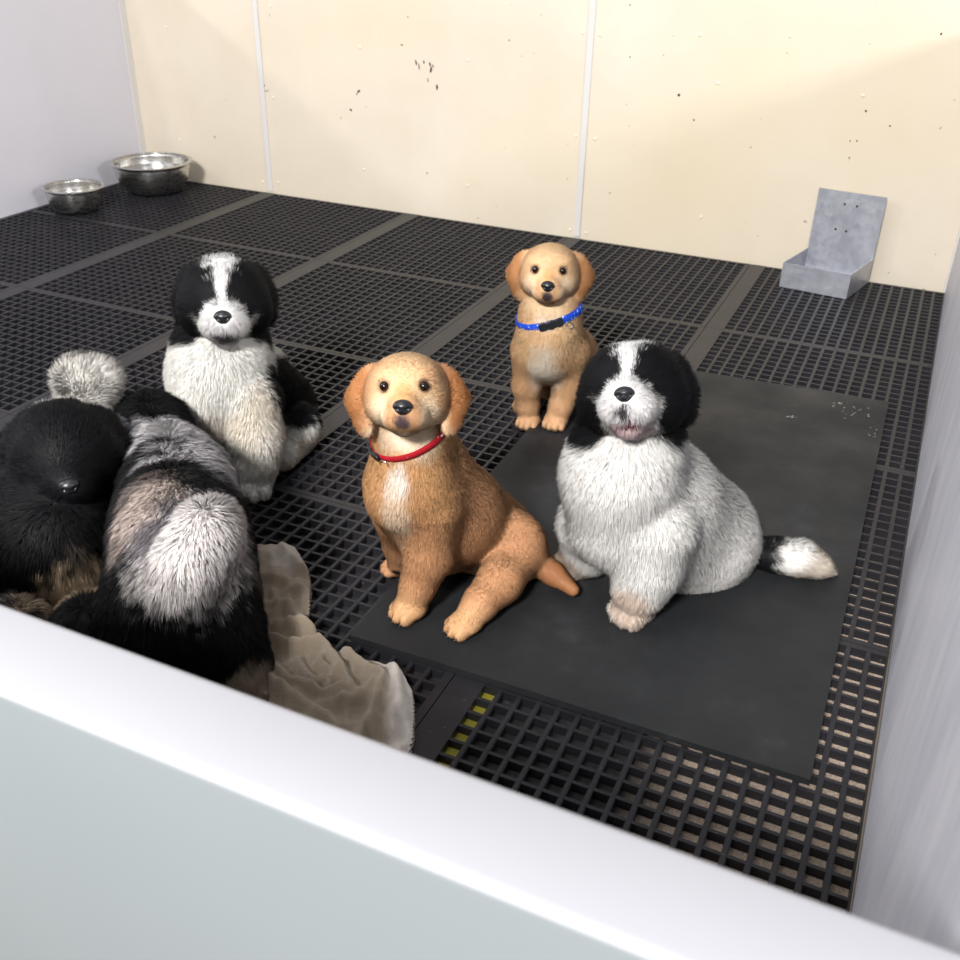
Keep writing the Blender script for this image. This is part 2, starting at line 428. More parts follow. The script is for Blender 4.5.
for pl, h, w in [([(262, 566), (285, 556), (303, 575)], .012, .010), ([(262, 585), (290, 590), (309, 600)], .010, .009), ([(255, 612), (285, 612), (306, 628)], .009, .010),
        ([(240, 640), (275, 640), (300, 634), (317, 640)], .022, .008), ([(262, 652), (290, 654), (325, 656), (340, 676), (352, 697)], .021, .0065), ([(268, 670), (290, 690), (325, 706), (352, 699)], .018, .0065),
        ([(250, 660), (270, 690), (300, 712), (340, 740)], .018, .010), ([(300, 672), (312, 690), (330, 692)], .017, .0055), ([(345, 664), (372, 684), (385, 690), (372, 720), (366, 745)], .021, .0075),
        ([(395, 672), (398, 700), (392, 740)], .014, .010), ([(322, 712), (350, 708), (380, 690)], .012, .009), ([(330, 664), (320, 672), (335, 682), (330, 697)], .014, .005)]:
    ridges.append((np.array([KZ(*q)[:2] for q in pl]), h, w))
x0, y0 = opl.min(0); x1, y1 = opl.max(0); ns = 150
gx, gy = np.meshgrid(np.linspace(x0, x1, ns), np.linspace(y0, y1, ns), indexing='ij')
G = np.stack([gx.ravel(), gy.ravel()], 1)
G = G + .004*np.stack([np.sin(G[:, 1]*160+G[:, 0]*40), np.sin(G[:, 0]*140)], 1)*0
ins, dm = inpoly(G, opl)
hh = np.full(len(G), .0)
for pl, h, w in ridges:
    best = np.full(len(G), 9.)
    for a, b in zip(pl, pl[1:]):
        ab = b-a; t_ = np.clip(((G-a)@ab)/(ab@ab), 0, 1); best = np.minimum(best, np.linalg.norm(G-(a+t_[:, None]*ab), axis=1))
    hh = np.maximum(hh, h*np.exp(-(best/w)**2))
hh += .0022*np.sin(G[:, 0]*130+2*np.sin(G[:, 1]*60))*np.sin(G[:, 1]*95+1.3) + .0012*np.sin(G[:, 0]*310+G[:, 1]*240)
g3 = np.concatenate([G, np.zeros((len(G), 1))], 1)
def nz(f, sd):
    r_ = np.random.default_rng(sd); o_ = np.zeros(len(G))
    for _ in range(6):
        a_ = r_.random()*6.28; o_ += np.sin((G[:, 0]*math.cos(a_)+G[:, 1]*math.sin(a_))*f*6.28*(.6+.8*r_.random())+r_.random()*6.28+1.6*np.sin((G[:, 1]*math.cos(a_)-G[:, 0]*math.sin(a_))*f*4+r_.random()*6))
    return o_/2.4
hh = hh*1.05+.0050*np.clip(1-np.abs(nz(10, 3))*1.3, 0, 1)**1.3+.0016*np.clip(1-np.abs(nz(24, 5))*1.2, 0, 1)+.0004*nz(80, 8)
hh = .005+hh*1.0
h2_ = hh.reshape(ns, ns)
for _ in range(1):
    h2_ = (h2_+np.roll(h2_, 1, 0)+np.roll(h2_, -1, 0)+np.roll(h2_, 1, 1)+np.roll(h2_, -1, 1))/5
hh = h2_.ravel()
edge = np.clip(dm/.009, 0, 1); hh = .002+ (hh)*np.sqrt(np.clip(edge*(2-edge), 0, 1))
idx = -np.ones(len(G), int)
bm = bmesh.new(); vt = {}; vb = {}
tone = []
cen = KZ(402, 705)[:2]; cen2 = KZ(290, 560)[:2]
hem = np.array([KZ(*q)[:2] for q in [(392, 668), (404, 690), (405, 720), (402, 760)]])
I = ins.reshape(ns, ns); HH = hh.reshape(ns, ns); GG = G.reshape(ns, ns, 2)
def tv(i, j):
    if (i, j) not in vt:
        vt[i, j] = bm.verts.new((GG[i, j, 0], GG[i, j, 1], HH[i, j])); vb[i, j] = bm.verts.new((GG[i, j, 0], GG[i, j, 1], .0008))
    return vt[i, j]
cells = [(i, j) for i in range(ns-1) for j in range(ns-1) if I[i, j] and I[i+1, j] and I[i, j+1] and I[i+1, j+1]]
cs = set(cells)
for i, j in cells:
    for a, b in ((i, j), (i+1, j), (i+1, j+1), (i, j+1)): tv(a, b)
    bm.faces.new((vt[i, j], vt[i+1, j], vt[i+1, j+1], vt[i, j+1])); bm.faces.new((vb[i, j], vb[i, j+1], vb[i+1, j+1], vb[i+1, j]))
    for (a, b, c_, d_) in (((i, j), (i, j+1), i-1, j), ((i+1, j+1), (i+1, j), i+1, j), ((i+1, j), (i, j), i, j-1), ((i, j+1), (i+1, j+1), i, j+1)):
        if (c_, d_) not in cs:
            for q in (a, b): tv(*q)
            bm.faces.new((vt[b], vt[a], vb[a], vb[b]))
towel = frombm('towel', bm, towel_m, None, True)
vc = np.zeros(len(towel.data.vertices)*3); towel.data.vertices.foreach_get('co', vc); vc = vc.reshape(-1, 3)
best = np.full(len(vc), 9.)
for a, b in zip(hem, hem[1:]):
    ab = b-a; t_ = np.clip(((vc[:, :2]-a)@ab)/(ab@ab), 0, 1); best = np.minimum(best, np.linalg.norm(vc[:, :2]-(a+t_[:, None]*ab), axis=1))
tn = np.clip(1.4-best/.018, 0, 1); tn = np.maximum(tn, np.clip(1-np.linalg.norm(vc[:, :2]-cen2, axis=1)/.05, 0, .7))
at = towel.data.attributes.new('tone', 'FLOAT', 'POINT'); at.data.foreach_set('value', tn.astype(np.float32))
tag(towel, 'crumpled beige terry towel with a pale hem on the grating behind the white wall', 'towel')
#PUPPIES
# ------------------------------------------------------------------ puppies
def nrm(v): v = np.asarray(v, float); return v/(np.linalg.norm(v, axis=-1, keepdims=True)+1e-12)
def sd_cone(p, a, b, ra, rb):
    ba = b-a; L2 = max(ba@ba, 1e-12); t_ = np.clip(((p-a)@ba)/L2, 0, 1)
    return np.linalg.norm(p-(a+t_[:, None]*ba), axis=1)-(ra+(rb-ra)*t_)
def sd_ell(p, c, r, R_):
    q = (p-c)@R_; k0 = np.linalg.norm(q/r, axis=1); k1 = np.linalg.norm(q/(r*r), axis=1)+1e-9
    return k0*(k0-1)/k1
def smin(ds, k):
    m = np.min(ds, 0); return m-k*np.log(sum(np.exp(-(d-m)/k) for d in ds))
def noise3(p, f, seed=0):
    r = np.random.default_rng(seed); o = np.zeros(len(p))
    for i in range(7):
        d = r.normal(size=3); d /= np.linalg.norm(d); ff = f*(.6+.9*r.random()); o += np.sin((p@d)*ff*6.283+r.random()*6.28+1.3*np.sin((p@d[[1, 2, 0]])*ff*4.1+r.random()*6))
    return o/3.2
class Body:
    """one continuous animal surface: smooth union of tapered limbs and rounded masses"""
    def __init__(s, kb=.011): s.g = {'body': ([], kb)}
    def grp(s, g, k=.004):
        if g not in s.g: s.g[g] = ([], k)
        return s.g[g][0]
    def cone(s, a, b, ra, rb, g='body'): s.grp(g).append(('c', np.array(a, float), np.array(b, float), ra, rb))
    def chain(s, pts, g='body'):
        for (a, ra), (b, rb) in zip(pts, pts[1:]): s.cone(a, b, ra, rb, g)
    def ell(s, c, r, R_=np.eye(3), g='body'): s.grp(g).append(('e', np.array(c, float), np.array(r, float), np.array(R_, float)))
    def sdf(s, p, only=None):
        o = []
        for name, (pr, k) in s.g.items():
            if only and name not in only: continue
            if not pr: continue
            ds = [sd_cone(p, *q[1:]) if q[0] == 'c' else sd_ell(p, *q[1:]) for q in pr]
            o.append(smin(ds, k*.5) if len(ds) > 1 else ds[0])
        return smin(o, .0022) if len(o) > 1 else o[0]
    def mesh(s, voxel=.0036):
        bm = bmesh.new()
        for name, (pr, k) in s.g.items():
            for q in pr:
                if q[0] == 'c':
                    _, a, b, ra, rb = q; n = max(2, int(np.linalg.norm(b-a)/(min(ra, rb)*.4))+1)
                    for i in range(n+1):
                        t_ = i/n; c = a+(b-a)*t_
                        bmesh.ops.create_icosphere(bm, subdivisions=2, radius=(ra+(rb-ra)*t_)*1.02, matrix=Matrix.Translation(c))
                else:
                    _, c, r, R_ = q
                    m = Matrix([[*R_[i], c[i]] for i in range(3)]+[[0, 0, 0, 1]]) @ Matrix.Diagonal((*r, 1))
                    bmesh.ops.create_icosphere(bm, subdivisions=3, radius=1, matrix=m)
        me = bpy.data.meshes.new('tmp'); bm.to_mesh(me); bm.free()
        o = bpy.data.objects.new('tmp', me); COL.objects.link(o)
        md = o.modifiers.new('r', 'REMESH'); md.mode = 'VOXEL'; md.voxel_size = voxel; md.adaptivity = 0
        dg = bpy.context.evaluated_depsgraph_get(); m2 = bpy.data.meshes.new_from_object(o.evaluated_get(dg))
        bpy.data.objects.remove(o); bpy.data.meshes.remove(me)
        n = len(m2.vertices); V = np.zeros(n*3); m2.vertices.foreach_get('co', V); V = V.reshape(-1, 3)
        e = .0008
        for it in range(7):
            d = s.sdf(V); G = np.stack([(s.sdf(V+np.eye(3)[i]*e)-s.sdf(V-np.eye(3)[i]*e))/(2*e) for i in range(3)], 1)
            g2 = (G*G).sum(1)+.05; V = V-np.clip(d*.85/g2, -.006, .006)[:, None]*G
        m2.calc_loop_triangles(); T = np.zeros(len(m2.loop_triangles)*3, int); m2.loop_triangles.foreach_get('vertices', T); T = T.reshape(-1, 3)
        bpy.data.meshes.remove(m2)
        G = np.stack([(s.sdf(V+np.eye(3)[i]*.002)-s.sdf(V-np.eye(3)[i]*.002)) for i in range(3)], 1)
        return V, T, nrm(G)
def frame(F, roll=0):
    """columns forward, left, up"""
    F = nrm(F); Lf = nrm(np.cross([0, 0, 1.], F)); U = np.cross(F, Lf)
    c, s_ = math.cos(roll), math.sin(roll)
    L2 = Lf*c+U*s_; U2 = -Lf*s_+U*c
    return np.stack([F, L2, U2], 1)
def look(c, pitch=0, yaw=0, roll=0):
    """face the camera, then turn down by pitch and to the dog's left by yaw"""
    F = nrm(CAM-c); az = math.atan2(F[1], F[0])+yaw; el = math.asin(F[2])-pitch
    return frame((math.cos(az)*math.cos(el), math.sin(az)*math.cos(el), math.sin(el)), roll)
def rot_from(axis_long, axis_n):
    z = nrm(axis_long); n = np.array(axis_n, float); n = nrm(n-(n@z)*z); return np.stack([z, n, np.cross(z, n)], 1)

def make_head(B, c, R_, s, kind):
    c = np.array(c); w = lambda x, y, z: c+R_@(np.array([x, y, z])*s)
    e = lambda p, r, g='head': B.ell(w(*p), np.array(r)*s, R_, g)
    B.grp('head', .011*s)
    if kind == 'golden':
        e((-.006, 0, .004), (.046, .0435, .037)); e((.014, 0, .012), (.028, .037, .026))
        for y in (-1, 1):
            e((.010, y*.021, -.010), (.031, .0255, .027)); e((.0510, y*.0105, -.0160), (.018, .0140, .0125)); e((.022, y*.014, .0240), (.016, .018, .010))
        B.cone(w(.026, 0, -.003), w(.057, 0, -.0045), .0235*s, .0160*s, 'head')
        B.cone(w(.018, 0, -.026), w(.047, 0, -.0275), .019*s, .0105*s, 'head')
        nose = w(.0722, 0, .0010); eyes = [w(.0415, y*.0215, .0165) for y in (-1, 1)]; er = .0058*s
    else:
        e((-.004, 0, .006), (.048, .047, .042)); e((.018, 0, .008), (.030, .040, .032))
        for y in (-1, 1):
            e((.012, y*.026, -.014), (.032, .028, .030)); e((.052, y*.0115, -.0165), (.019, .0160, .0150))
        B.cone(w(.028, 0, -.005), w(.056, 0, -.007), .027*s, .0205*s, 'head')
        B.cone(w(.018, 0, -.030), w(.050, 0, -.0345), .020*s, .0120*s, 'head')
        nose = w(.0740, 0, -.0015); eyes = [w(.0400, y*.0225, .0140) for y in (-1, 1)]; er = .0042*s
    return dict(kind=kind, c=c, R=R_, s=s, w=w, nose=nose, eyes=eyes, er=er)
def make_ear(B, H, y, P_, wid, thick=.0055, n=(.55, .8, .15), g='ear'):
    """hanging flap: P_ is the fold line from the skull to the tip, wid the half widths along it"""
    w = H['w']; s = H['s']; B.grp(g, .007)
    nn = H['R']@np.array([n[0], y*n[1], n[2]]); Q = [w(p[0], y*p[1], p[2]) for p in P_]
    H.setdefault('ears', []).append(Q[len(Q)//2])
    for a_, b_, ww in zip(Q, Q[1:], wid):
        L = np.linalg.norm(b_-a_); B.ell((a_+b_)/2, (L*.80, thick*s, ww*s), rot_from(b_-a_, nn), g)
def paw(B, wrist, toe_dir, r, g='paw', floor=0.0):
    """four separate toes in front of a rounded pad"""
    B.grp(g, .0022)
    d = np.array([toe_dir[0], toe_dir[1], 0.]); d = nrm(d); sdv = np.array([-d[1], d[0], 0.])
    c = np.array([wrist[0], wrist[1], floor+r*.62]); B.ell(c+d*r*.1, (r*1.0, r*.90, r*.62), np.stack([d, sdv, [0, 0, 1]], 1), g)
    tips = []
    for off, fw in ((-.66, .55), (-.235, .80), (.235, .80), (.66, .55)):
        t_ = c+sdv*off*r*1.0+d*r*fw; t_[2] = floor+r*.40
        B.ell(t_, (r*.47, r*.245, r*.39), np.stack([nrm(d+sdv*off*.25), nrm(sdv-d*off*.25), [0, 0, 1]], 1), g)
        tips.append((t_+nrm(d+sdv*off*.25)*r*.46+np.array([0, 0, -r*.12]), nrm(d+sdv*off*.2)))
    return tips

def build_puppy(B, label, H, colour, flen, seed, density=1.0, hw=.00042, lift=.5, zones=(), group=None, claws=(), floor=0., voxel=.0036, grav=.9, clumpf=45, tags=None, naked=(), clump=.35, tuft=(.007, 0), footf=.28, jit=.06, hnk=.5):
    root = empty('puppy', tuple(B.base)); tag(root, label, 'puppy', 'puppies in the pen')
    off = np.array(B.base, float)
    V, T, N = B.mesh(voxel)
    V[:, 2] = np.maximum(V[:, 2], B.floor(V))
    a, b, c = V[T[:, 0]], V[T[:, 1]], V[T[:, 2]]
    ar = np.linalg.norm(np.cross(b-a, c-a), axis=1)/2; tot = ar.sum()
    r = np.random.default_rng(seed)
    n = int(tot/ (1.35e-6)*density)
    ti = r.choice(len(T), n, p=ar/tot); u = r.random((n, 2)); m_ = u.sum(1) > 1; u[m_] = 1-u[m_]
    bary = np.stack([1-u.sum(1), u[:, 0], u[:, 1]], 1)[:, :, None]
    p = (V[T[ti]]*bary).sum(1); nn = nrm((N[T[ti]]*bary).sum(1))
    # what lies where: lengths
    L = np.full(n, flen); lf = np.full(n, lift)
    if H is not None:
        s = H['s']; q = (p-H['c'])@H['R']/s
        hd = np.clip((.085-np.linalg.norm(q*[1, 1, 1.1]-[.01, 0, 0], axis=1))/.03, 0, 1)
        L = L*(1-hd)+hd*H['flen']; 
        fr = np.clip((q[:, 0]-.030)/.02, 0, 1)*hd; L = L*(1-fr*.62)
        keep = np.ones(n, bool)
        for ey in H['eyes']: keep &= np.linalg.norm(p-ey, axis=1) > H['er']*1.12
        keep &= np.linalg.norm((p-H['nose'])@H['R']/s*[1, 1.08, 1.15], axis=1) > .0098
    else: keep = np.ones(n, bool)
    low = np.clip((p[:, 2]-B.floor(p)-.012)/.07, 0, 1); L = L*(footf+(1-footf)*low)
    for (zc, zr, zl) in zones:
        wz = np.clip(1.5-np.linalg.norm(p-zc, axis=1)/zr, 0, 1); L = L*(1-wz)+L*zl*wz
    for (zc, zr) in naked: keep &= np.linalg.norm(p-zc, axis=1) > zr
    L = L*r.uniform(.72, 1.15, n)
    keep &= (p[:, 2]-B.floor(p)) > .0012
    p, nn, L = p[keep], nn[keep], L[keep]; n = len(p)
    # growth direction
    if H is not None:
        q = (p-H['c'])@H['R']/H['s']; dn = p-H['nose']; hd = np.clip((.10-np.linalg.norm(q, axis=1))/.04, 0, 1)[:, None]
        flow = nrm(dn)*(.35+.65*hd)+np.array([0, 0, -1.])*grav*(1-hd)
    else: flow = np.zeros((n, 3))+np.array([0, 0, -1.])*grav+nrm(p-B.flow_from)*.5
    for (zc, zr, fd) in getattr(B, 'flows', ()):
        wz = np.clip(1.5-np.linalg.norm(p-zc, axis=1)/zr, 0, 1)[:, None]; flow = flow*(1-wz)+np.array(fd, float)*wz
    flow = flow-(flow*nn).sum(1, keepdims=True)*nn; flow = flow/(np.linalg.norm(flow, axis=1, keepdims=True)+.15)
    cn = np.stack([noise3(p, clumpf, seed+k) for k in (1, 2, 3)], 1)*clump+np.stack([noise3(p, clumpf*2.7, seed+k) for k in (4, 5, 6)], 1)*clump*.5
    d = nrm(nn*lf[0]+flow*(1-lf[0])*1.3+cn*.55+r.normal(size=(n, 3))*.11)
    inw = np.minimum((d*nn).sum(1), .12)-.12; d = nrm(d-inw[:, None]*nn)
    d2 = nrm(d*.75+flow*.35+np.array([0, 0, -.12])+cn*.2+r.normal(size=(n, 3))*.10)
    mid = p+d*L[:, None]*.5; tip = mid+d2*L[:, None]*.5
    if tuft[1] > 0:
        cell = np.floor((p+noise3(p, 60, seed+9)[:, None]*.002)/tuft[0]).astype(np.int64); key = (cell[:, 0]*73856093) ^ (cell[:, 1]*19349663) ^ (cell[:, 2]*83492791)
        _, inv = np.unique(key, return_inverse=True); cnt = np.bincount(inv).astype(float)
        mt = np.stack([np.bincount(inv, tip[:, k])/cnt for k in range(3)], 1)[inv]; ml = (np.bincount(inv, L)/cnt)[inv]
        aim = mt+nrm(mt-p)*0; wt = (tuft[1]*np.clip(ml/flen, 0, 1))[:, None]; tip = tip*(1-wt)+aim*wt
        mm = np.stack([np.bincount(inv, mid[:, k])/cnt for k in range(3)], 1)[inv]; mid = mid*(1-wt*.35)+mm*wt*.35
    fz = B.floor(p)+.0008
    mid[:, 2] = np.maximum(mid[:, 2], fz); tip[:, 2] = np.maximum(tip[:, 2], fz)
    sv = nrm(np.cross(d, r.normal(size=(n, 3)))); w_ = (hw*r.uniform(.7, 1.4, n))[:, None]
    base = p-nn*.0006
    HV = np.empty((n, 5, 3)); HV[:, 0] = base-sv*w_; HV[:, 1] = base+sv*w_; HV[:, 2] = mid+sv*w_*.85; HV[:, 3] = mid-sv*w_*.85; HV[:, 4] = tip
    nV = len(V); idx = nV+np.arange(n)[:, None]*5
    quads = (idx+np.array([0, 1, 2, 3])).astype(np.int32); tris = (idx+np.array([3, 2, 4])).astype(np.int32)
    allV = np.concatenate([V, HV.reshape(-1, 3)])-off
    # colours
    cb = np.array([colour(V)]).reshape(-1, 3); ch = colour(p+r.normal(size=p.shape)*flen*.09)
    ch = np.clip(ch*r.normal(1, jit, (n, 1)), 0, 1)
    col = np.concatenate([cb, np.repeat(ch, 5, 0)]); col = np.concatenate([col, np.ones((len(col), 1))], 1).astype(np.float32)
    hn = nrm(nn[:, None, :]*1.0+ (np.stack([d*0, d*0, d*.5*hnk, d*.5*hnk, d*hnk], 1)))
    fn = np.concatenate([N, hn.reshape(-1, 3)]).astype(np.float32)
    me = bpy.data.meshes.new('body')
    nf = len(T)+2*n; loops = np.concatenate([T.ravel(), quads.ravel(), tris.ravel()]).astype(np.int32)
    tot_ = np.concatenate([np.full(len(T), 3), np.full(n, 4), np.full(n, 3)]).astype(np.int32); st = np.concatenate([[0], np.cumsum(tot_)[:-1]]).astype(np.int32)
    me.vertices.add(len(allV)); me.vertices.foreach_set('co', allV.astype(np.float32).ravel())
    me.loops.add(len(loops)); me.loops.foreach_set('vertex_index', loops)
    me.polygons.add(nf); me.polygons.foreach_set('loop_start', st); me.polygons.foreach_set('loop_total', tot_)
    me.polygons.foreach_set('use_smooth', np.ones(nf, bool)); me.update(calc_edges=True)
    me.attributes.new('coat', 'FLOAT_COLOR', 'POINT').data.foreach_set('color', col.ravel())
    me.attributes.new('fn', 'FLOAT_VECTOR', 'POINT').data.foreach_set('vector', fn.ravel())
    link('body', me, fur_m, root)
    if H is not None:
        s = H['s']; R3 = Matrix([list(H['R'][i]) for i in range(3)])
        for ey in H['eyes']:
            bm = bmesh.new(); bmesh.ops.create_uvsphere(bm, u_segments=24, v_segments=16, radius=H['er'])
            e_ = frombm('eye', bm, eye_m if H['kind'] == 'golden' else eye_dark, root, True); e_.location = Vector(ey-off)
        bm = bmesh.new(); bmesh.ops.create_icosphere(bm, subdivisions=4, radius=1)
        for v_ in bm.verts:                      # nose leather: broad top, nostrils at the sides, split below
            x, y, z = v_.co
            f = 1.0-.18*max(0, -z)**1.0
            sx_ = .0085*x; sy_ = .0104*y*f*(1.08 if z > 0 else .95); sz_ = .0088*z
            for ns_ in (-1, 1):
                dd = (y-ns_*.50)**2+(z+.05)**2
                if x > .2: sx_ -= .0042*math.exp(-dd/.045)
            if x > .3: sx_ -= .0014*math.exp(-(y/.10)**2)*(1 if z < .2 else 0)
            v_.co = (sx_*s, sy_*s, sz_*s)
        no = frombm('nose', bm, nose_m, root, True)
        m4 = R3.to_4x4(); m4.translation = Vector(H['nose']-off); no.matrix_local = m4
    for (tp, dr) in claws:
        bm = bmesh.new(); m = Matrix.Translation(Vector(tp-off)) @ Vector(dr+np.array([0, 0, -.35])).to_track_quat('Z', 'Y').to_matrix().to_4x4()
        bmesh.ops.create_cone(bm, cap_ends=True, segments=8, radius1=.0017, radius2=.0004, depth=.0065, matrix=m)
        frombm('claw', bm, claw_m, root, True)
    return root

def collar(root, B, c, axis, up_hint, mat, width, label, buckle_ang, ring_ang, buckle_mat, grow=.0035, rmax=.09, phase=0):
    """a strap laid round the neck: finds the neck surface around an axis"""
    off = np.array(B.base, float)
    A = nrm(axis); X = nrm(np.cross(up_hint, A)); Y = np.cross(A, X); n = 72
    rad = []
    for i in range(n):
        a = 2*math.pi*i/n; d = X*math.cos(a)+Y*math.sin(a)
        ts = np.linspace(.01, rmax, 90); P_ = c+ts[:, None]*d; f = B.sdf(P_, B.collar_on)
        k = np.argmax(f > 0) if (f > 0).any() else 89
        rad.append(ts[k]+grow)
    rad = np.array(rad)
    for _ in range(6): rad = np.maximum(rad, .25*np.roll(rad, 1)+.5*rad+.25*np.roll(rad, -1))*.5+.5*(.25*np.roll(rad, 1)+.5*rad+.25*np.roll(rad, -1))
    at_ = lambda ang, h=0, g=0: c+(X*math.cos(ang)+Y*math.sin(ang))*(np.interp(ang % (2*math.pi), np.linspace(0, 2*math.pi, n+1), np.append(rad, rad[0]))+g)+A*h
    bm = bmesh.new(); rings = []
    for i in range(n):
        a = 2*math.pi*i/n; rings.append([bm.verts.new(at_(a, h*width/2, g)-off) for h, g in ((-1, 0), (-.92, .0012), (0, .0017), (.92, .0012), (1, 0), (0, -.0008))])
    for i in range(n):
        a_, b_ = rings[i], rings[(i+1) % n]
        for k in range(6): bm.faces.new((a_[k], a_[(k+1) % 6], b_[(k+1) % 6], b_[k]))
    bmesh.ops.recalc_face_normals(bm, faces=bm.faces[:])
    co_ = frombm('collar', bm, mat, root, True); co_['label'] = label
    # buckle: curved clip body on the strap
    bm = bmesh.new(); rr = []
    for i in range(11):
        t_ = (i/10-.5); a = buckle_ang+t_*(.030/rad.mean()); hwid = width*(.60-.16*abs(math.sin(t_*9)))
        rr.append([bm.verts.new(at_(a, h*hwid, g)-off) for h, g in ((-1, .0005), (-1, .004), (-.8, .0052), (.8, .0052), (1, .004), (1, .0005))])
    for a_, b_ in zip(rr, rr[1:]):
        for k in range(6): bm.faces.new((a_[k], a_[(k+1) % 6], b_[(k+1) % 6], b_[k]))
    bm.faces.new(rr[0]); bm.faces.new(rr[-1][::-1]); bmesh.ops.recalc_face_normals(bm, faces=bm.faces[:])
    frombm('buckle', bm, buckle_mat, co_, False)
    # hanging D-ring
    bm = bmesh.new(); cc = at_(ring_ang, -width*.75, .004); nr = nrm(at_(ring_ang, 0, .02)-at_(ring_ang)); tv_ = np.cross(A, nr)
    N1, N2 = 20, 8; ringv = []
    for i in range(N1):
        a = 2*math.pi*i/N1; rd = tv_*math.cos(a)+A*math.sin(a)
        ringv.append([bm.verts.new(cc+rd*(.0062+.0009*math.cos(b))+nr*.0009*math.sin(b)-off) for b in [2*math.pi*j/N2 for j in range(N2)]])
    for i in range(N1):
        for j in range(N2): bm.faces.new((ringv[i][j], ringv[(i+1) % N1][j], ringv[(i+1) % N1][(j+1) % N2], ringv[i][(j+1) % N2]))
    frombm('ring', bm, steel, co_, True)
    return co_

def layers(base, L):
    """coat pattern: list of (centre, radii, colour, softness, noise freq, noise amp, [rotation])"""
    base = np.array(s2l(base))
    L = [(np.array(c, float), np.array(r, float)*np.ones(3), np.array(s2l(col)), sf, nf, na, (R_ if R_ is not None else np.eye(3)), i) for i, (c, r, col, sf, nf, na, R_) in enumerate(L)]
    def f(p):
        o = np.repeat(base[None], len(p), 0)
        for c, r, col, sf, nf, na, R_, i in L:
            d = np.linalg.norm(((p-c)@R_)/r, axis=1)-1+na*noise3(p, nf, 50+i)
            w_ = np.clip(.5-d/sf, 0, 1)[:, None]; w_ = w_*w_*(3-2*w_); o = o*(1-w_)+col*w_
        return o
    return f
MATTOP = MZ+.0008
def floor_fn(default, matpoly=None):
    poly = np.array([(a*W, b*W) for a, b in pts])
    def f(P_):
        ins, _ = inpoly(P_[:, :2], poly); return np.where(ins, MATTOP, 0.0)
    return f
FLOOR = floor_fn(0)
GOLD, CREAM, WHT, BLK = (206, 154, 112), (232, 200, 158), (236, 224, 208), (15, 15, 18)
DO = set(globals().get('PUPS', 'RBNLKU'))
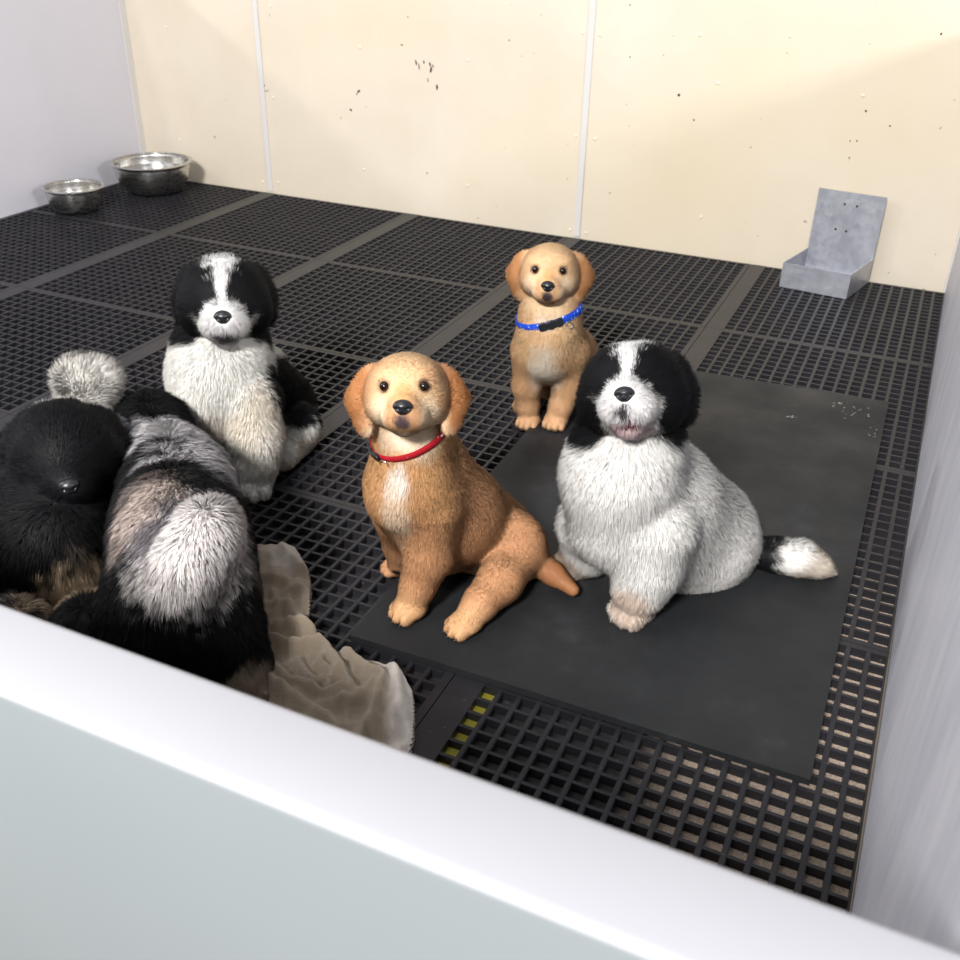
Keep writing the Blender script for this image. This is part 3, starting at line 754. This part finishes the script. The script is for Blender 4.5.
# ---- 1. golden puppy with the red collar (middle)
def red_pup():
    B = Body(.012); B.floor = FLOOR
    hc = K(407, 391, 1.035); R_ = look(hc, pitch=.26, yaw=-.07, roll=.02)
    H = make_head(B, hc, R_, 1.0, 'golden'); H['flen'] = .0042
    for y in (-1, 1): make_ear(B, H, y, [(-.010, .034, .020), (-.006, .052, .002), (.002, .057, -.018), (.012, .047, -.042)], (.016, .0195, .0125), n=(.78, .52, .1))
    chest = K(412, 482, 1.045); mid = K(452, 512, 1.10); rump = K(494, 540, 1.155)
    B.cone(hc+R_@np.array([-.018, 0, -.012]), K(412, 434, 1.05), .037, .040); B.cone(K(412, 434, 1.05), chest, .040, .052); B.cone(K(424, 440, 1.08), mid, .036, .055)
    B.chain([(chest, .052), (mid, .062), (rump, .060)])
    B.cone(K(400, 500, 1.03), K(440, 540, 1.09), .036, .046)
    # left fore leg
    B.chain([(K(430, 510, 1.03), .036), (K(429, 555, 1.02), .0265), (K(418, 586, 1.01), .0185), (K(412, 601, 1.005), .0175)])
    tips = paw(B, K(411, 605, 1.00), (-.55, -.75), .0225, floor=MATTOP)
    # right fore leg, wrist turned in
    B.chain([(K(398, 515, 1.07), .030), (K(401, 545, 1.085), .0185), (K(400, 562, 1.09), .0155)])
    B.chain([(K(415, 562, 1.10), .0125), (K(397, 567, 1.10), .0135)], 'paw')
    tips += paw(B, K(396, 568, 1.10), (-.75, -.45), .0165, floor=.006)
    # hind left: thigh, shank, foot
    B.ell(K(514, 545, 1.10), (.042, .036, .046)); B.chain([(K(517, 556, 1.085), .033), (K(500, 582, 1.03), .0255), (K(480, 604, .995), .0185), (K(470, 617, .98), .0165)])
    tips += paw(B, K(466, 620, .972), (-.62, -.75), .0215, floor=MATTOP)
    B.ell(K(455, 566, 1.16), (.04, .03, .03)); B.cone(K(455, 570, 1.16), K(436, 585, 1.10), .018, .015)
    # tail
    B.chain([(K(532, 555, 1.13), .018), (K(553, 574, 1.07), .0120), (K(573, 590, 1.045), .0080)])
    B.base = (*rump[:2], 0.0); B.collar_on = ['body']
    w = H['w']
    L = [(chest+[0, 0, .02], (.05, .06, .07), (214, 166, 112), 1.2, 12, .2, None),
         (K(392, 482, .99), (.015, .03, .024), (244, 234, 222), .9, 30, .25, None), (K(397, 515, .995), (.015, .03, .035), (236, 208, 178), 1.1, 30, .25, None),
         (w(.03, 0, -.052), (.040, .050, .026), (240, 218, 190), .9, 20, .2, None),
         (w(.02, 0, -.004), (.045, .04, .042), (228, 192, 148), .9, 14, .15, R_), (w(.0, 0, .045), (.05, .028, .02), (226, 188, 144), .9, 14, .15, R_),
         (w(.045, .026, -.018), (.022, .014, .022), (242, 216, 182), .9, 20, .1, R_), (w(.045, -.026, -.018), (.022, .014, .022), (242, 216, 182), .9, 20, .1, R_),
         (w(.052, 0, .012), (.026, .009, .010), (216, 168, 116), .8, 20, .1, R_),
         (w(.062, 0, -.0145), (.016, .0105, .0115), (98, 80, 82), .38, 40, .1, R_), (w(.052, 0, -.034), (.020, .018, .0065), (232, 208, 182), .6, 40, .1, R_),
         (w(-.004, .060, -.010), (.03, .020, .040), (180, 122, 76), .6, 20, .15, R_), (w(-.004, -.060, -.010), (.03, .020, .040), (180, 122, 76), .6, 20, .15, R_)]
    L.append((K(560, 580, 1.06), (.035, .03, .03), (164, 112, 74), .6, 30, .1, None))
    for ey in H['eyes']: L.append((ey, .0078, (84, 56, 42), .45, 40, .05, None))
    for q_ in ((410, 612, .985), (467, 622, .965)): L.append((K(*q_), .028, (214, 168, 122), .9, 20, .1, None))
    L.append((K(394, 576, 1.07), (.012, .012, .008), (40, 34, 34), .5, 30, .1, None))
    r_ = build_puppy(B, 'golden puppy with a red collar sitting half on the black rubber mat, facing the camera', H, layers(GOLD, L), .0082, 1, lift=.34, density=1.5, hw=.00031, clump=.10, tuft=(.005, .2), hnk=.3, jit=.05, claws=tips, zones=[(K(505, 568, 1.06), .030, .0045), (K(402, 440, 1.0), .022, .013)])
    collar(r_, B, K(412, 424, 1.06), nrm(hc-K(411, 440, 1.05))*.9+nrm(CR)*(-.27), CR, red_m, .0088, 'red webbing collar', -.95, -.55, black_plastic, grow=.0024)
    return r_
# ---- 2. golden puppy with the blue collar (back)
def blue_pup():
    B = Body(.012); B.floor = FLOOR
    hc = K(550, 271, 1.58); R_ = look(hc, pitch=.35, yaw=-.03, roll=.01)
    H = make_head(B, hc, R_, 1.0, 'golden'); H['flen'] = .0042
    for y in (-1, 1): make_ear(B, H, y, [(-.010, .034, .021), (-.006, .052, .003), (.002, .056, -.017), (.010, .046, -.040)], (.016, .0195, .0125), n=(.78, .52, .1))
    chest = K(549, 347, 1.565); rump = K(566, 382, 1.72)
    B.cone(hc+R_@np.array([-.018, 0, -.012]), K(550, 315, 1.575), .038, .046); B.cone(K(550, 315, 1.575), chest, .046, .051)
    B.chain([(chest, .051), (K(563, 358, 1.64), .056), (rump, .060)]); B.cone(K(548, 335, 1.55), K(550, 362, 1.60), .044, .036)
    B.chain([(K(570, 352, 1.56), .031), (K(569, 385, 1.555), .0205), (K(561, 406, 1.545), .0165), (K(557, 418, 1.54), .0160)])
    tips = paw(B, K(556, 423, 1.538), (.05, -1), .0215, floor=FLOOR(np.array([K(554, 423, 1.538)]))[0])
    B.chain([(K(531, 352, 1.56), .029), (K(527, 385, 1.56), .0195), (K(528, 405, 1.56), .0160), (K(529, 414, 1.56), .0155)])
    tips += paw(B, K(530, 418, 1.556), (-.05, -1), .0215, floor=0)
    B.cone(K(521, 408, 1.60), K(520, 406, 1.58), .013, .011)
    for q_ in ((590, 392, 1.68), (556, 386, 1.78)):
        B.ell(K(*q_), (.040, .040, .045)); 
    B.chain([(K(588, 398, 1.66), .022), (K(592, 410, 1.58), .016)])
    B.chain([(K(580, 392, 1.80), .016), (K(600, 388, 1.86), .011), (K(618, 378, 1.90), .007)])
    B.base = (*rump[:2], 0.0); B.collar_on = ['body']
    w = H['w']
    L = [(K(549, 335, 1.53), (.045, .05, .06), (230, 192, 146), 1.0, 12, .2, None), (K(546, 366, 1.53), (.024, .05, .048), (252, 236, 214), 1.1, 26, .2, None), (K(548, 318, 1.52), (.02, .02, .014), (240, 226, 206), .9, 26, .2, None),
         (w(.02, 0, -.004), (.045, .04, .042), (232, 196, 152), .9, 14, .15, R_), (w(.0, 0, .045), (.05, .028, .02), (230, 194, 150), .9, 14, .15, R_),
         (w(.045, .026, -.014), (.022, .014, .022), (240, 212, 176), .9, 20, .1, R_), (w(.045, -.026, -.014), (.022, .014, .022), (240, 212, 176), .9, 20, .1, R_),
         (w(.052, 0, .012), (.026, .009, .010), (214, 168, 118), .8, 20, .1, R_), (w(.028, 0, -.05), (.035, .035, .02), (226, 196, 158), .8, 20, .1, None),
         (w(.062, 0, -.0140), (.016, .0100, .0100), (92, 76, 76), .38, 40, .1, R_),
         (w(-.004, .060, -.010), (.03, .020, .040), (188, 134, 88), .6, 20, .15, R_), (w(-.004, -.060, -.010), (.03, .020, .040), (188, 134, 88), .6, 20, .15, R_)]
    for ey in H['eyes']: L.append((ey, .0078, (84, 56, 42), .45, 40, .05, None))
    r_ = build_puppy(B, 'golden puppy with a blue collar sitting farthest back, near the cream wall', H, layers((218, 173, 130), L), .0095, 2, lift=.40, density=1.3, hw=.00034, clump=.10, tuft=(.005, .2), hnk=.3, jit=.05, claws=tips)
    collar(r_, B, K(551, 311, 1.585), nrm(hc-K(550, 318, 1.575))*.9+nrm(CR)*(-.20), CR, blue_m, .0135, 'blue webbing collar', -.05, .35, black_plastic, grow=.0035)
    return r_
def newf_head(B, hc, R_, s, fl):
    H = make_head(B, hc, R_, s, 'newf'); H['flen'] = fl
    for y in (-1, 1): make_ear(B, H, y, [(-.012, .034, .026), (-.010, .047, .004), (-.006, .050, -.020), (.000, .044, -.034)], (.019, .022, .019), thick=.0075, n=(.5, .8, .1))
    return H
def newf_face(H, spots=0, jaw=(236, 214, 208), chinblack=False):
    w = H['w']; R_ = H['R']; s = H['s']
    e = lambda p, r, c, sf=.35, nf=40, na=.08: (w(*p), np.array(r)*s, c, sf, nf, na, R_)
    L = [e((-.012, 0, .018), (.082, .080, .062), BLK, .12, 25, .05)]+[(ep, np.array((.040, .030, .050))*s, BLK, .2, 25, .05, R_) for ep in H['ears']]+[e((-.02, 0, -.02), (.045, .075, .05), BLK, .15, 25, .05), e((.010, .046, -.024), (.045, .026, .034), BLK, .2, 30, .08), e((.010, -.046, -.024), (.045, .026, .034), BLK, .2, 30, .08),
         e((.060, 0, -.010), (.034, .0270, .0235), (238, 234, 232), .25, 60, .12),
         e((.050, 0, .016), (.03, .0052, .022), (238, 234, 232), .5, 50, .15), e((.030, 0, .034), (.03, .0085, .018), (238, 234, 232), .5, 50, .2), e((.006, 0, .050), (.030, .0180, .020), (238, 234, 232), .6, 70, .35),
         e((.046, 0, -.036), (.032, .021, .016), jaw, .4, 50, .12)]
    return L
# ---- 3. black and white puppy, tail stretched out on the mat (right)
def right_pup():
    B = Body(.016); B.floor = FLOOR
    hc = K(634, 387, 1.065); R_ = look(hc, pitch=.10, yaw=-.13, roll=.20)
    H = newf_head(B, hc, R_, 1.07, .011)
    n0, chest = K(630, 436, 1.08), K(619, 476, 1.06)
    B.cone(hc+R_@np.array([-.02, 0, -.02]), n0, .045, .055); B.cone(n0, chest, .053, .058)
    B.cone(chest, K(617, 520, 1.055), .058, .052)
    B.chain([(K(624, 470, 1.07), .056), (K(655, 500, 1.11), .070), (K(692, 532, 1.16), .076)]); B.ell(K(700, 545, 1.15), (.073, .078, .066))
    B.cone(K(645, 530, 1.06), K(690, 560, 1.12), .055, .052)
    B.chain([(K(655, 530, 1.03), .040), (K(649, 565, 1.02), .0285), (K(641, 586, 1.015), .0240), (K(638, 593, 1.01), .0230)])
    tips = []
    paw(B, K(637, 595, 1.01), (-.5, -.85), .0255, floor=MATTOP)
    B.chain([(K(593, 525, 1.09), .038), (K(589, 550, 1.10), .026), (K(578, 560, 1.105), .0205)])
    paw(B, K(575, 562, 1.105), (-.8, -.6), .0235, floor=MATTOP)
    t0 = K(748, 556, 1.165)
    B.chain([(t0, .022), (K(775, 556, 1.13), .0155), (K(800, 559, 1.12), .0165), (K(818, 566, 1.115), .009), (K(832, 572, 1.113), .003)])
    B.base = (*K(680, 560, 1.12)[:2], 0.0)
    w = H['w']
    L = newf_face(H, jaw=(244, 216, 214))
    L += [(w(.0705, -.002, -.0165), np.array((.016, .0075, .0075))*1.1, (74, 70, 74), .5, 40, .1, R_), (w(.062, .002, -.0305), np.array((.016, .011, .0038))*1.1, (120, 60, 70), .4, 40, .05, R_),
          (K(767, 556, 1.14), (.026, .04, .04), BLK, .3, 60, .12, None), (K(570, 562, 1.10), .03, (196, 172, 150), .9, 30, .15, None), (K(629, 608, .99), .03, (222, 200, 182), .9, 30, .15, None), (K(818, 567, 1.12), (.046, .04, .035), (232, 218, 200), .5, 60, .1, None)]
    B.flows = [(t0+(K(832, 572, 1.113)-t0)*.6, .055, nrm(K(832, 572, 1.113)-t0)*1.3)]
    r_ = build_puppy(B, 'black and white puppy sitting on the rubber mat with its tail stretched out', H, layers((250, 246, 240), L), .0190, 3, lift=.52, density=1.35, hw=.00033, clump=.11, tuft=(.007, .4), hnk=.3, footf=.42, naked=[(w(.0600, .001, -.0305), .0085)], zones=[(w(.004, 0, .044), .016, .024)], claws=tips, group=None)
    # open mouth
    bm = bmesh.new(); bmesh.ops.create_uvsphere(bm, u_segments=20, v_segments=12, radius=1)
    o = frombm('tongue', bm, tongue_m, r_, True); R3 = Matrix([list(R_[i]) for i in range(3)]).to_4x4()
    R3.translation = Vector(w(.0600, .001, -.0305)-np.array(B.base)); o.matrix_local = R3 @ Matrix.Diagonal((.0115, .0085, .0030, 1))
    return r_
# ---- 4. black and white puppy sitting at left
def left_pup():
    B = Body(.016); B.floor = FLOOR
    hc = K(224, 296, 1.42); R_ = look(hc, pitch=.33, yaw=-.06, roll=-.02)
    H = newf_head(B, hc, R_, 1.16, .012)
    n0, chest = K(222, 345, 1.43), K(220, 375, 1.41)
    B.cone(hc+R_@np.array([-.02, 0, -.02]), n0, .045, .060); B.cone(n0, chest, .060, .064); B.cone(chest, K(216, 415, 1.40), .064, .058)
    B.chain([(chest, .064), (K(245, 385, 1.48), .066), (K(268, 402, 1.56), .064)]); B.ell(K(278, 412, 1.54), (.060, .064, .055))
    B.chain([(K(253, 402, 1.37), .037), (K(256, 440, 1.335), .029), (K(253, 466, 1.32), .0265), (K(251, 476, 1.315), .0265)])
    paw(B, K(251, 480, 1.312), (.45, -.9), .0320, floor=0)
    B.chain([(K(205, 402, 1.37), .040), (K(212, 435, 1.37), .028), (K(218, 462, 1.36), .023)])
    paw(B, K(217, 470, 1.35), (-.3, -1), .026, floor=0)
    B.ell(K(292, 428, 1.47), (.045, .045, .035)); B.chain([(K(296, 445, 1.45), .02), (K(282, 458, 1.38), .018)])
    B.chain([(K(285, 425, 1.62), .02), (K(300, 428, 1.68), .014)])
    B.base = (*K(245, 440, 1.44)[:2], 0.0)
    w = H['w']; L = [(K(258, 425, 1.34), (.035, .05, .06), (236, 224, 206), 1.0, 20, .2, None), (K(205, 425, 1.36), (.05, .05, .05), (220, 206, 190), 1.0, 20, .2, None)]
    L += [(K(292, 388, 1.45), (.052, .085, .062), BLK, .22, 40, .16, None), (K(308, 385, 1.53), (.075, .10, .068), BLK, .22, 40, .16, None), (K(281, 386, 1.40), (.042, .05, .046), BLK, .25, 50, .2, None),
          (K(298, 446, 1.46), (.08, .14, .038), (236, 222, 204), .3, 40, .15, None), (K(247, 456, 1.28), .006, (120, 100, 84), .9, 60, .2, None), (K(253, 461, 1.28), .005, (120, 100, 84), .9, 60, .2, None)]
    L += newf_face(H, jaw=(228, 222, 220))
    L += [(w(.066, 0, -.026), np.array((.018, .0125, .0085))*1.22, (84, 78, 84), .9, 60, .3, R_), (w(.062, .014, -.012), np.array((.01, .0035, .0035))*1.22, (90, 86, 92), .9, 60, .3, R_), (w(.056, .006, .008), np.array((.01, .0018, .0025))*1.22, (90, 86, 92), .9, 60, .3, R_)]
    return build_puppy(B, 'black and white puppy with speckled muzzle sitting on the grating at left, white chest', H, layers((250, 246, 238), L), .0190, 4, lift=.52, density=1.2, hw=.00036, clump=.12, tuft=(.008, .45), hnk=.3, footf=.4, zones=[(w(.004, 0, .044), .014, .018)])
# ---- 5. black puppy standing at the left edge with raised white-tipped tail
def black_pup():
    B = Body(.016); B.floor = FLOOR
    hc = K(65, 450, 1.09); R_ = look(hc, pitch=.52, yaw=-.05, roll=.03)
    H = newf_head(B, hc, R_, 1.13, .016)
    chest = K(56, 548, 1.01); rump = K(78, 450, 1.20)
    B.cone(hc+R_@np.array([-.02, 0, -.015]), K(60, 505, 1.07), .045, .060); B.chain([(K(60, 505, 1.07), .060), (chest, .068)])
    B.chain([(chest, .068), (K(52, 505, 1.10), .068), (rump, .054)])
    B.ell(K(18, 540, 1.04), (.040, .045, .06))
    for (u, v, u2, v2, s1) in ((22, 610, 30, 650, 1.0), (92, 615, 98, 650, .98)):
        g = KZ(u2, v2+30, 0); B.chain([(K(u, v, s1), .040), (np.array([g[0], g[1]-.0, .07]), .027), (np.array([g[0], g[1], .03]), .023)]); paw(B, g, (.3, -.95), .026, floor=0)
    for u in (-1, 1):
        q_ = rump+np.array([u*.045, .0, 0]); B.chain([(q_, .05), (np.array([q_[0], q_[1]+.01, .09]), .03), (np.array([q_[0], q_[1]+.02, .035]), .02)]); paw(B, np.array([q_[0], q_[1]+.01, 0]), (.2, -1), .024, floor=0)
    tt = K(88, 380, 1.27)
    B.cone(tt-CR*.014, tt+CR*.014, .024, .022)
    B.chain([(K(82, 430, 1.23), .020), (K(88, 402, 1.26), .017), (tt, .023)])
    B.base = (*K(65, 520, 1.2)[:2], 0.0)
    L = [(tt+[0, 0, .002], (.060, .08, .042), (232, 226, 218), .45, 30, .15, None), (K(66, 592, .94), (.028, .06, .032), (232, 204, 170), .8, 40, .3, None), (K(66, 545, .95), (.009, .02, .02), (90, 80, 72), .9, 40, .35, None), (K(118, 425, 1.2), (.03, .03, .02), (130, 128, 136), .9, 30, .2, None)]
    B.flows = [(tt, .05, (0.1, 0, .3))]
    return build_puppy(B, 'black puppy at the left edge with lowered head and raised white tail', H, layers(BLK, L), .0190, 5, lift=.45, density=1.0, hw=.00042, clump=.22, tuft=(.009, .45), hnk=.4)
# ---- 6. black and white puppy seen from behind
def rump_pup():
    KK = lambda u, v, q: K(u, v, q*.96)      # ranges taken a little nearer so the belly clears the floor
    B = Body(.016); B.floor = FLOOR
    B.flow_from = KK(150, 410, 1.4)
    r0 = KK(183, 595, .955); m0 = KK(180, 528, 1.05); s0 = KK(172, 470, 1.20)
    B.ell(r0, (.073, .073, .078)); B.ell(KK(182, 555, 1.0), (.069, .071, .074))
    B.chain([(r0, .073), (m0, .069), (KK(178, 490, 1.14), .062), (s0, .052)])
    B.cone(KK(182, 625, .925), KK(186, 660, .91), .070, .055)
    B.cone(s0, KK(150, 432, 1.31), .046, .042)
    hc = KK(150, 424, 1.34); B.ell(hc, (.046, .046, .036)); B.cone(hc, hc+np.array([-.07, .05, -.03]), .03, .018)
    for dx in (-.045, .045):
        B.ell(hc+np.array([dx, 0, -.022]), (.012, .026, .034))
    gl = KZ(243, 697, .0); B.chain([(KK(222, 640, .92), .045), (KK(242, 665, .92), .028), (np.array([gl[0], gl[1], .028]), .020)]); paw(B, gl, (.5, .6), .026, floor=0)
    gr = KZ(130, 660, .0); B.chain([(KK(140, 620, .93), .045), (np.array([gr[0], gr[1], .06]), .03), (np.array([gr[0], gr[1], .028]), .022)]); paw(B, gr, (-.2, .9), .024, floor=0)
    for q_ in ((150, 500, 1.22), (205, 495, 1.2)):
        k_ = KK(*q_); B.chain([(k_, .035), (np.array([k_[0], k_[1], .08]), .024), (np.array([k_[0], k_[1]+.01, .03]), .02)]); paw(B, k_*[1, 1, 0], (-.3, 1), .024, floor=0)
    # tail swung up over the back
    B.chain([(KK(182, 612, .905), .022), (KK(182, 590, .895), .022), (KK(190, 562, .905), .026), (KK(205, 538, .935), .028), (KK(214, 522, .975), .022)])
    B.base = (*r0[:2], 0.0)
    L = [(KK(166, 450, 1.20), (.085, .06, .055), (240, 234, 234), .35, 30, .12, None), (KK(196, 468, 1.12), (.06, .06, .03), (214, 208, 210), .5, 30, .2, None),
         (hc, (.060, .070, .036), BLK, .3, 30, .1, None),
         (KK(195, 492, 1.02), (.085, .05, .030), BLK, .45, 40, .2, None), (KK(235, 520, 1.02), (.04, .07, .05), BLK, .5, 40, .2, None),
         (KK(130, 505, .98), (.040, .06, .042), (196, 178, 168), .8, 30, .2, None),
         (KK(201, 540, .93), (.066, .09, .058), (238, 230, 226), .6, 40, .22, None), (KK(160, 520, .95), (.03, .04, .05), (120, 112, 116), 1.0, 30, .3, None),
         (gl+[0, 0, .02], .036, (176, 156, 134), .6, 30, .15, None), (KK(262, 560, .99), (.010, .03, .06), (150, 138, 130), .8, 30, .2, None)]
    B.flows = [(KK(195, 545, .93), .06, (0, -.2, -.9))]
    return build_puppy(B, 'black and white puppy seen from behind, standing over the edge of the beige towel', None, layers((17, 17, 19), L), .0190, 6, lift=.45, density=1.0, hw=.00042, clump=.22, tuft=(.009, .45), hnk=.4)
RED_A, BLUE_A = 0, 0
for ch, fn_ in (('R', red_pup), ('B', blue_pup), ('N', right_pup), ('L', left_pup), ('K', black_pup), ('U', rump_pup)):
    if ch in DO: fn_()
# ------------------------------------------------------------------ lights
def area(name, loc, target, size, power, color=(1, 1, 1), sy=None):
    l = bpy.data.lights.new(name, 'AREA'); l.energy = power; l.color = color; l.shape = 'RECTANGLE'; l.size = size; l.size_y = sy or size
    o = bpy.data.objects.new(name, l); COL.objects.link(o); o.location = loc
    o.rotation_euler = (Vector(target)-Vector(loc)).to_track_quat('-Z', 'Y').to_euler(); return o
area('ceiling_lamp', (-2.7, -3.0, 2.1), (.8, -1, 0), .2, 34)
area('ceiling_lamp', (-.9, -2.8, 2.3), (.8, -1, 0), .2, 14)
area('ceiling_lamp', (4.2, -2.5, 1.55), (.8, -1, 0), .4, 52)
area('ceiling_lamp', (.8, -2.0, 2.5), (.8, -1.0, 0), 1.0, 10)
area('ceiling_lamp', (1.6, -4.5, 2.4), (1.0, -1.2, .1), .5, 205)
wd = bpy.data.worlds.new('room'); SC.world = wd; wd.use_nodes = True
wd.node_tree.nodes['Background'].inputs[0].default_value = (.93, .95, 1, 1); wd.node_tree.nodes['Background'].inputs[1].default_value = .45
SC.view_settings.view_transform = 'Standard'; SC.view_settings.look = 'None'; SC.view_settings.gamma = 1; SC.view_settings.exposure = .30
